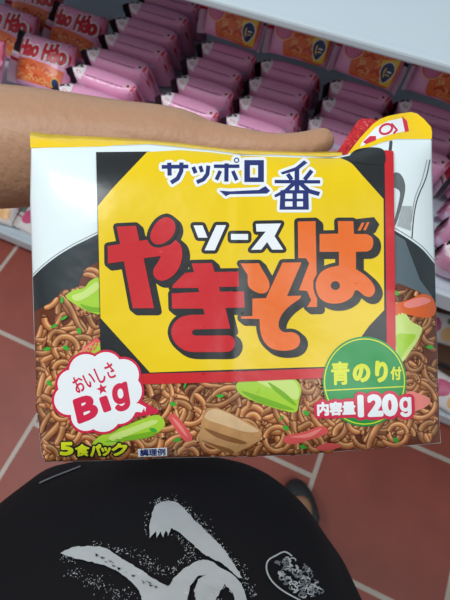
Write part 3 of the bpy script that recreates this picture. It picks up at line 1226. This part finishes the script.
fl = Print('seal_flap', flap_pt, 4.0, 0.0001)
fl.add(fill([(346, 156), (360, 138), (373, 124), (380, 119), (388, 116), (400, 113.5), (411, 112), (417, 113.5), (424, 119), (431, 127)] + [(432, 132), (431.8, 140.5), (396, 140), (380, 144), (362, 151)]), film_yel, 0)
fl.add(fill([(362, 142), (376, 127), (388, 121), (402, 118), (406, 131), (392, 134), (374, 140), (360, 147)]), i_white, 1)
fl.add(stroke(disc((386, 129), 6.5, 4.6, n=20, rot=-0.45), 2.2, True), i_crim, 2)
fl.add(stroke([(392, 124), (397, 130), (394, 133)], 2.0), i_crim, 2)
fl.add(fill([(363, 142), (370, 136), (376, 136), (376, 140), (366, 144)]), i_crim, 2)
fl.add(fill([(402, 116), (407, 121), (409, 131), (405, 132), (403, 122)]), i_crim, 2)
fl.build(pack)
rs = Print('red_seal_strip', lambda x, y, off: P(x, y, D0 + 0.006 + 0.013 * max(0.0, (158 - y)) / 40.0 + 0.001 * math.sin(x * 1.1 + y * 0.4) - off), 3.0, 0.0001)
rs.add(fill([(332, 160), (345, 140), (357, 122), (361, 118.5), (374, 119), (379, 122), (364, 138), (350, 158)]), film_red, 0)
rs.build(pack)
# rounded lump of black film under the folded corner
bk = pr('folded_corner', 3.0)
bk.add(fill(smooth_pts([(349, 160), (354, 151), (366, 147.5), (380, 148), (385, 153), (384, 164), (368, 164)])), i_black, B0 + 2)
bk.build(pack)

# ================================================================== THE PERSON
skin = mat('skin', rgb(180, 138, 108), rough=0.5, spec=0.35, bump=0.35, bscale=140, var=0.07, vscale=9, sss=0.05)
person = empty('person', UW(-0.06, -0.15, 0.0), 'person in a black printed shirt reaching out a bare arm to hold the noodle pack', 'person')


def skin_body():
    nodes = {}
    E = []

    def n(k, p, r):
        nodes[k] = (np.array(p, dtype=float), r)

    def chain(*ks):
        for a, b in zip(ks[:-1], ks[1:]):
            E.append((a, b))
    n('pelvis', UW(-0.06, -0.15, 0.93), 0.12)
    n('belly', UW(-0.06, -0.14, 1.05), 0.115)
    n('chest', UW(-0.07, -0.22, 1.24), 0.115)
    n('neck', UW(-0.07, -0.27, 1.42), 0.055)
    n('crown', UW(-0.07, -0.27, 1.47), 0.05)
    chain('pelvis', 'belly', 'chest', 'neck', 'crown')
    n('shR', UW(0.10, -0.28, 1.36), 0.06)
    n('elR', UW(0.17, -0.36, 1.13), 0.045)
    n('wrR', UW(0.19, -0.30, 0.92), 0.03)
    chain('chest', 'shR', 'elR', 'wrR')
    for s, u in (('L', -0.165), ('R', 0.045)):
        n('hip' + s, UW(u, -0.15, 0.86), 0.085)
        n('knee' + s, UW(u + (0.06 if s == 'R' else -0.03), -0.10, 0.5), 0.058)
        fu = 0.205 if s == 'R' else -0.27
        n('ank' + s, UW(fu, -0.14, 0.09), 0.038)
        n('toe' + s, UW(fu + 0.008, 0.02, 0.058), 0.030)
        chain('pelvis', 'hip' + s, 'knee' + s, 'ank' + s, 'toe' + s)
    # left arm: shoulder - elbow - forearm - wrist - hand
    n('shL', UW(-0.25, -0.18, 1.34), 0.062)
    n('upL', UW(-0.31, 0.03, 1.22), 0.053)
    n('elL', P(-150, 156, 0.372), 0.050)
    n('fa1', P(-70, 149, 0.360), 0.0545)
    n('fa2', P(10, 148.5, 0.350), 0.0520)
    n('fa3', P(75, 148, 0.340), 0.0435)
    n('wr', P(128, 148, 0.331), 0.0345)
    n('palm', P(180, 157, 0.324), 0.0325)
    n('palm2', P(226, 168, 0.322), 0.0270)
    chain('chest', 'shL', 'upL', 'elL', 'fa1', 'fa2', 'fa3', 'wr', 'palm', 'palm2')
    # thumb along the top of the pack
    n('th0', P(214, 144, 0.303), 0.0160)
    n('th1', P(258, 149.5, 0.291), 0.0118)
    n('th2', P(288, 150, 0.287), 0.0106)
    n('th3', P(316, 144.5, 0.285), 0.0098)
    n('th4', P(334, 135, 0.285), 0.0078)
    chain('palm', 'th0', 'th1', 'th2', 'th3', 'th4')
    # four fingers curled behind the top of the pack
    for k, (bx, by, bd, L) in enumerate([(262, 160, 0.324, 1.0), (258, 176, 0.330, 1.08), (250, 192, 0.336, 1.0), (240, 206, 0.342, 0.82)]):
        n('f%d0' % k, P(bx - 12, by, bd), 0.0095)
        n('f%d1' % k, P(bx + 22 * L, by + 4, bd - 0.004), 0.0088)
        n('f%d2' % k, P(bx + 46 * L, by + 12, bd - 0.008), 0.0082)
        n('f%d3' % k, P(bx + 62 * L, by + 22, bd - 0.007), 0.0070)
        chain('palm2', 'f%d0' % k, 'f%d1' % k, 'f%d2' % k, 'f%d3' % k)
    keys = list(nodes)
    ix = {k: i for i, k in enumerate(keys)}
    org = wloc(person)
    me = bpy.data.meshes.new('body')
    me.from_pydata([tuple(nodes[k][0] - org) for k in keys], [(ix[a], ix[b]) for a, b in E], [])
    o = bpy.data.objects.new('body', me)
    COL.objects.link(o)
    o.parent = person
    o.modifiers.new('skin', 'SKIN').use_smooth_shade = True
    for i, k in enumerate(keys):
        sv = me.skin_vertices[0].data[i]
        sv.radius = (nodes[k][1], nodes[k][1])
        sv.use_root = (k == 'pelvis')
    s = o.modifiers.new('sub', 'SUBSURF')
    s.levels = 2
    s.render_levels = 2
    me.materials.append(skin)
    return o


skin_body()

# thumbnail
nail = mat('nail', rgb(214, 166, 150), rough=0.3)
# ---- shirt
shirt_black = mat('black_jersey', rgb(17, 18, 24), rough=0.85, spec=0.25, bump=0.5, bscale=18, var=0.15, vscale=400)


def sil(px, py, z=1.0):
    d = ray(px, py)
    p = CAM + d * ((z - CAM[2]) / d[2])
    q = p - CAM
    return (float(q @ CR), float(q @ WF))


RING = smooth_pts([sil(354, 606), sil(345, 575), sil(334, 551), sil(320, 530), sil(300, 501), sil(280, 483), sil(258, 469), sil(232, 460), sil(180, 453), sil(120, 455), sil(68, 463), sil(42, 479), sil(22, 496), sil(-6, 512),
                   (-0.245, -0.06), (-0.25, -0.13), (-0.23, -0.22), (-0.16, -0.29), (-0.06, -0.31), (0.04, -0.29), (0.095, -0.22), (0.112, -0.14)], True, 4)
LEV = [(0.80, 0.90, -0.025), (0.86, 0.95, -0.012), (0.92, 0.985, -0.003), (0.97, 1.0, 0.0), (1.0, 1.0, 0.0), (1.03, 0.998, -0.004), (1.07, 0.985, -0.016), (1.11, 0.965, -0.033), (1.16, 0.94, -0.060), (1.22, 0.92, -0.09),
       (1.28, 0.90, -0.11), (1.33, 0.84, -0.12), (1.37, 0.70, -0.125), (1.40, 0.5, -0.13), (1.415, 0.34, -0.13)]


def shirt_mesh():
    V, F = [], []
    n = len(RING)
    for z, s, dw in LEV:
        for k, (u, w) in enumerate(RING):
            f = 0.0025 * math.sin(k * 0.55 + z * 9) * (1 if z < 0.98 else 0.4)
            V.append(UW(-0.06 + (u + 0.06) * (s + f), -0.14 + (w + 0.14) * (s + f) + dw, z))
    for j in range(len(LEV) - 1):
        for k in range(n):
            a, b = j * n + k, j * n + (k + 1) % n
            F.append((a, b, b + n, a + n))
    return V, F


SV, SF = shirt_mesh()


def sleeve(a, b, r0, r1):
    a, b = np.array(a), np.array(b)
    d = (b - a) / np.linalg.norm(b - a)
    s1 = np.cross(d, [0, 0, 1.0]); s1 /= np.linalg.norm(s1)
    s2 = np.cross(d, s1)
    V, F = [], []
    for i in range(7):
        t = i / 6
        for k in range(20):
            an = 2 * math.pi * k / 20
            V.append(a + (b - a) * t + (s1 * math.cos(an) + s2 * math.sin(an)) * (r0 + (r1 - r0) * t))
    for i in range(6):
        for k in range(20):
            p, q = i * 20 + k, i * 20 + (k + 1) % 20
            F.append((p, q, q + 20, p + 20))
    return V, F


v1 = sleeve(UW(-0.19, -0.22, 1.31), UW(-0.295, -0.02, 1.25), 0.088, 0.078)
v2 = sleeve(UW(0.06, -0.27, 1.33), UW(0.15, -0.335, 1.19), 0.085, 0.075)
V, F = join_vf([(SV, SF), v1, v2])
shirt = obj('shirt', V, F, shirt_black, person)
shirt['label'] = 'black short-sleeved shirt with white brush-stroke print'
so_ = shirt.modifiers.new('thick', 'SOLIDIFY')
so_.thickness = 0.002
so_.offset = -1
BVH = BVHTree.FromPolygons([Vector(v) for v in SV], SF)


def on_shirt(x, y, off):
    d = Vector(ray(x, y)).normalized()
    h = BVH.ray_cast(Vector(CAM), d)
    if h[0] is None:
        h2 = BVH.find_nearest(Vector(P(x, y, 0.42)))
        loc, nor = h2[0], h2[1]
    else:
        loc, nor = h[0], h[1]
    if nor.dot(d) > 0:
        nor = -nor
    return np.array(loc + nor * (0.0006 + off))


sp_white = mat('screen_print_white', rgb(196, 204, 208), rough=0.7, var=0.12, vscale=90)
sp_grey = mat('screen_print_grey', rgb(120, 128, 134), rough=0.7)
bs = Print('brush_print', on_shirt, 5.0, 0.00025)
rnd = random.Random(4)


def rough_edge(poly, amp):
    out = []
    for i in range(len(poly)):
        a, b = poly[i], poly[(i + 1) % len(poly)]
        n = max(1, int(math.hypot(b[0] - a[0], b[1] - a[1]) / 2.5))
        for k in range(n):
            t = k / n
            out.append((a[0] + (b[0] - a[0]) * t + rnd.uniform(-amp, amp), a[1] + (b[1] - a[1]) * t + rnd.uniform(-amp, amp)))
    return out


b1 = smooth_pts([(61, 555), (72, 549), (92, 547.5), (106, 550), (120, 559), (140, 571), (156, 582), (168, 588)], False) + \
    smooth_pts([(168, 588), (176, 577), (186, 569), (200, 562), (211, 563), (222, 570), (236, 579), (244, 592), (247, 606)], False) + \
    [(236, 606), (232, 594), (224, 586), (214, 604), (196, 606), (194, 592), (198, 581), (206, 576), (197, 578), (190, 588), (186, 606), (143, 606)] + \
    smooth_pts([(141, 598), (134, 586), (118, 573), (98, 565), (76, 560)], False)
b2 = smooth_pts([(153, 512), (158, 505), (167, 502.5), (178, 505), (190, 517), (207, 534), (224, 552), (242, 580)], False) + \
    smooth_pts([(238, 580), (222, 566), (204, 556), (188, 542), (178, 533), (171, 530)], False) + [(168, 538), (166, 532), (163, 539), (161, 533), (157, 540), (156, 533), (149, 540), (150, 524)]
bs.add(fill(rough_edge(b1, 0.5)), sp_white, 1)
bs.add(fill(rough_edge(b2, 0.5)), sp_white, 2)
dark = []
for _ in range(26):         # dry-brush gaps
    t = rnd.random()
    x, y = 95 + 60 * t, 556 + 34 * t + rnd.uniform(-2, 3)
    dark.append([(x, y), (x + rnd.uniform(1, 4), y + rnd.uniform(0.5, 2.2)), (x + rnd.uniform(1, 3.5), y + rnd.uniform(1, 2.5) + .5)])
bs.add(dark, shirt_black, 3)
spk = []


def speck(x, y, s):
    a = rnd.uniform(0, 3.1)
    spk.append(disc((x, y), s * rnd.uniform(0.6, 1.5), s * rnd.uniform(0.4, 0.8), n=5, rot=a))


for (ax, ay, bx, by, ox, oy, sprd, cnt) in [(75, 563, 140, 600, -5, 8, 8, 150), (62, 556, 80, 562, 0, 3, 3, 20), (90, 546, 124, 556, 3, -2, 3, 40), (124, 556, 166, 582, 6, -3, 6, 90), (168, 582, 200, 560, -2, -7, 6, 60),
                                             (178, 508, 240, 576, 4, -3, 4, 150), (152, 508, 176, 504, 0, -4, 3, 50), (196, 606, 226, 584, 0, 0, 9, 120), (240, 578, 250, 600, 4, 0, 4, 40), (150, 515, 150, 536, -4, 0, 3, 20), (175, 530, 200, 556, -3, 4, 4, 40)]:
    for _ in range(cnt):
        t = rnd.random()
        speck(ax + (bx - ax) * t + ox + rnd.gauss(0, sprd * 0.6), ay + (by - ay) * t + oy + rnd.gauss(0, sprd * 0.6), rnd.uniform(0.25, 0.75))
bs.add([s for s in spk if max(q[1] for q in s) < 607], sp_white, 2.5, 6.0)
bs.build(person)
em = Print('crest_print', on_shirt, 4.0, 0.00025)
em.add(stroke(smooth_pts([(291, 557), (284, 553), (275, 557), (267.5, 562), (266, 571), (271, 582), (282, 592), (300, 602)], False), 1.5), sp_white, 1)
for k in range(120):
    a, r = rnd.uniform(0, 6.28), math.sqrt(rnd.random())
    ca, sa = math.cos(0.72), math.sin(0.72)
    x, y = 27 * r * math.cos(a), 13.5 * r * math.sin(a)
    cx, cy = 298 + x * ca - y * sa, 580 + x * sa + y * ca
    b = rnd.uniform(0, 6.28)
    em.add(stroke([(cx + 2.4 * math.cos(b + t * 0.8), cy + 2.0 * math.sin(b + t * 0.8)) for t in range(4)], rnd.uniform(0.9, 1.7), n=5), sp_white if k % 2 else sp_grey, 1 + k * 0.012, 6.0)
em.build(person)
hem = Print('piping_print', on_shirt, 4.0, 0.0003)
hem.add(stroke(smooth_pts([(40, 484), (52, 478.5), (66, 473), (80, 467.5)], False), 1.5), sp_grey, 1)
hem.build(person)

# ---- trousers
trou = mat('dark_trousers', rgb(30, 32, 40), rough=0.85)


def tube(pts, rs, n=20):
    V, F = [], []
    for i, (p, r) in enumerate(zip(pts, rs)):
        for k in range(n):
            a = 2 * math.pi * k / n
            V.append(np.array(p) + np.array((math.cos(a) * r, math.sin(a) * r, 0)))
    for i in range(len(pts) - 1):
        for k in range(n):
            a, b = i * n + k, i * n + (k + 1) % n
            F.append((a, b, b + n, a + n))
    return V, F


tl = []
for s, u, ku, fu in (('L', -0.165, -0.195, -0.27), ('R', 0.03, 0.10, 0.19)):
    tl.append(tube([UW(-0.06 + (u + 0.06) * 0.8, -0.15, 0.99), UW(u, -0.15, 0.86), UW(ku, -0.125, 0.5), UW(fu, -0.155, 0.115)], [0.125, 0.105, 0.082, 0.068]))
V, F = join_vf(tl)
obj('trousers', V, F, trou, person)

# ---- rubber clogs
clog_m = mat('dark_grey_rubber', rgb(46, 50, 54), rough=0.55)
for fu, ang in ((0.208, 0.0), (-0.27, 0.05)):
    V, F = [], []
    n = 28
    prof = [(0.0, 1.0), (0.012, 1.03), (0.028, 1.02), (0.046, 0.97), (0.060, 0.84), (0.066, 0.62), (0.060, 0.56), (0.050, 0.55)]
    for z, s in prof:
        for k in range(n):
            a = 2 * math.pi * k / n
            lx = 0.055 * math.cos(a) * (1.08 if math.sin(a) > 0 else 0.85) * s
            ly = 0.128 * math.sin(a) * s
            zz = z + 0.012 * (0.5 - 0.5 * math.sin(a)) * (1 if z > 0.04 else 0)
            V.append(UW(fu + lx, -0.068 + ly, zz + 0.001))
    for j in range(len(prof) - 1):
        for k in range(n):
            a, b = j * n + k, j * n + (k + 1) % n
            F.append((a, b, b + n, a + n))
    F.append(tuple(range(n))[::-1])
    obj('shoe', V, F, clog_m, person)

# ================================================================== LIGHT AND CAMERA
def area(name, loc, size, power, col=(1, 1, 1), aim=None):
    l = bpy.data.lights.new(name, 'AREA')
    l.shape = 'RECTANGLE'
    l.size, l.size_y = size
    l.energy = power
    l.color = col
    o = bpy.data.objects.new(name, l)
    COL.objects.link(o)
    o.location = loc
    if aim is not None:
        d = Vector(aim) - Vector(loc)
        o.rotation_euler = d.to_track_quat('-Z', 'Y').to_euler()
    return o


area('ceiling_lamp', (-1.25, -0.25, 2.9), (1.6, 0.5), 37, (0.95, 0.98, 1.0))
area('ceiling_lamp', (1.3, -0.5, 2.9), (1.6, 0.5), 14, (0.95, 0.98, 1.0))
w = bpy.data.worlds.new('store_ambient')
SC.world = w
w.use_nodes = True
w.node_tree.nodes['Background'].inputs['Color'].default_value = (0.93, 0.97, 1.0, 1)
w.node_tree.nodes['Background'].inputs['Strength'].default_value = 0.36

cam = bpy.data.cameras.new('camera')
co = bpy.data.objects.new('camera', cam)
COL.objects.link(co)
M = Matrix(((CR[0], CU[0], -CF[0], CAM[0]), (CR[1], CU[1], -CF[1], CAM[1]), (CR[2], CU[2], -CF[2], CAM[2]), (0, 0, 0, 1)))
co.matrix_world = M
cam.sensor_fit = 'VERTICAL'
cam.sensor_height = 36.0
cam.lens = FPX / 600 * 36.0
cam.clip_start = 0.01
cam.dof.use_dof = True
cam.dof.focus_distance = 0.255
cam.dof.aperture_fstop = 17.0
SC.camera = co
SC.view_settings.view_transform = 'Standard'
SC.view_settings.look = 'None'
SC.view_settings.gamma = 1.0
SC.view_settings.exposure = 0.0
SC.view_settings.use_curve_mapping = False
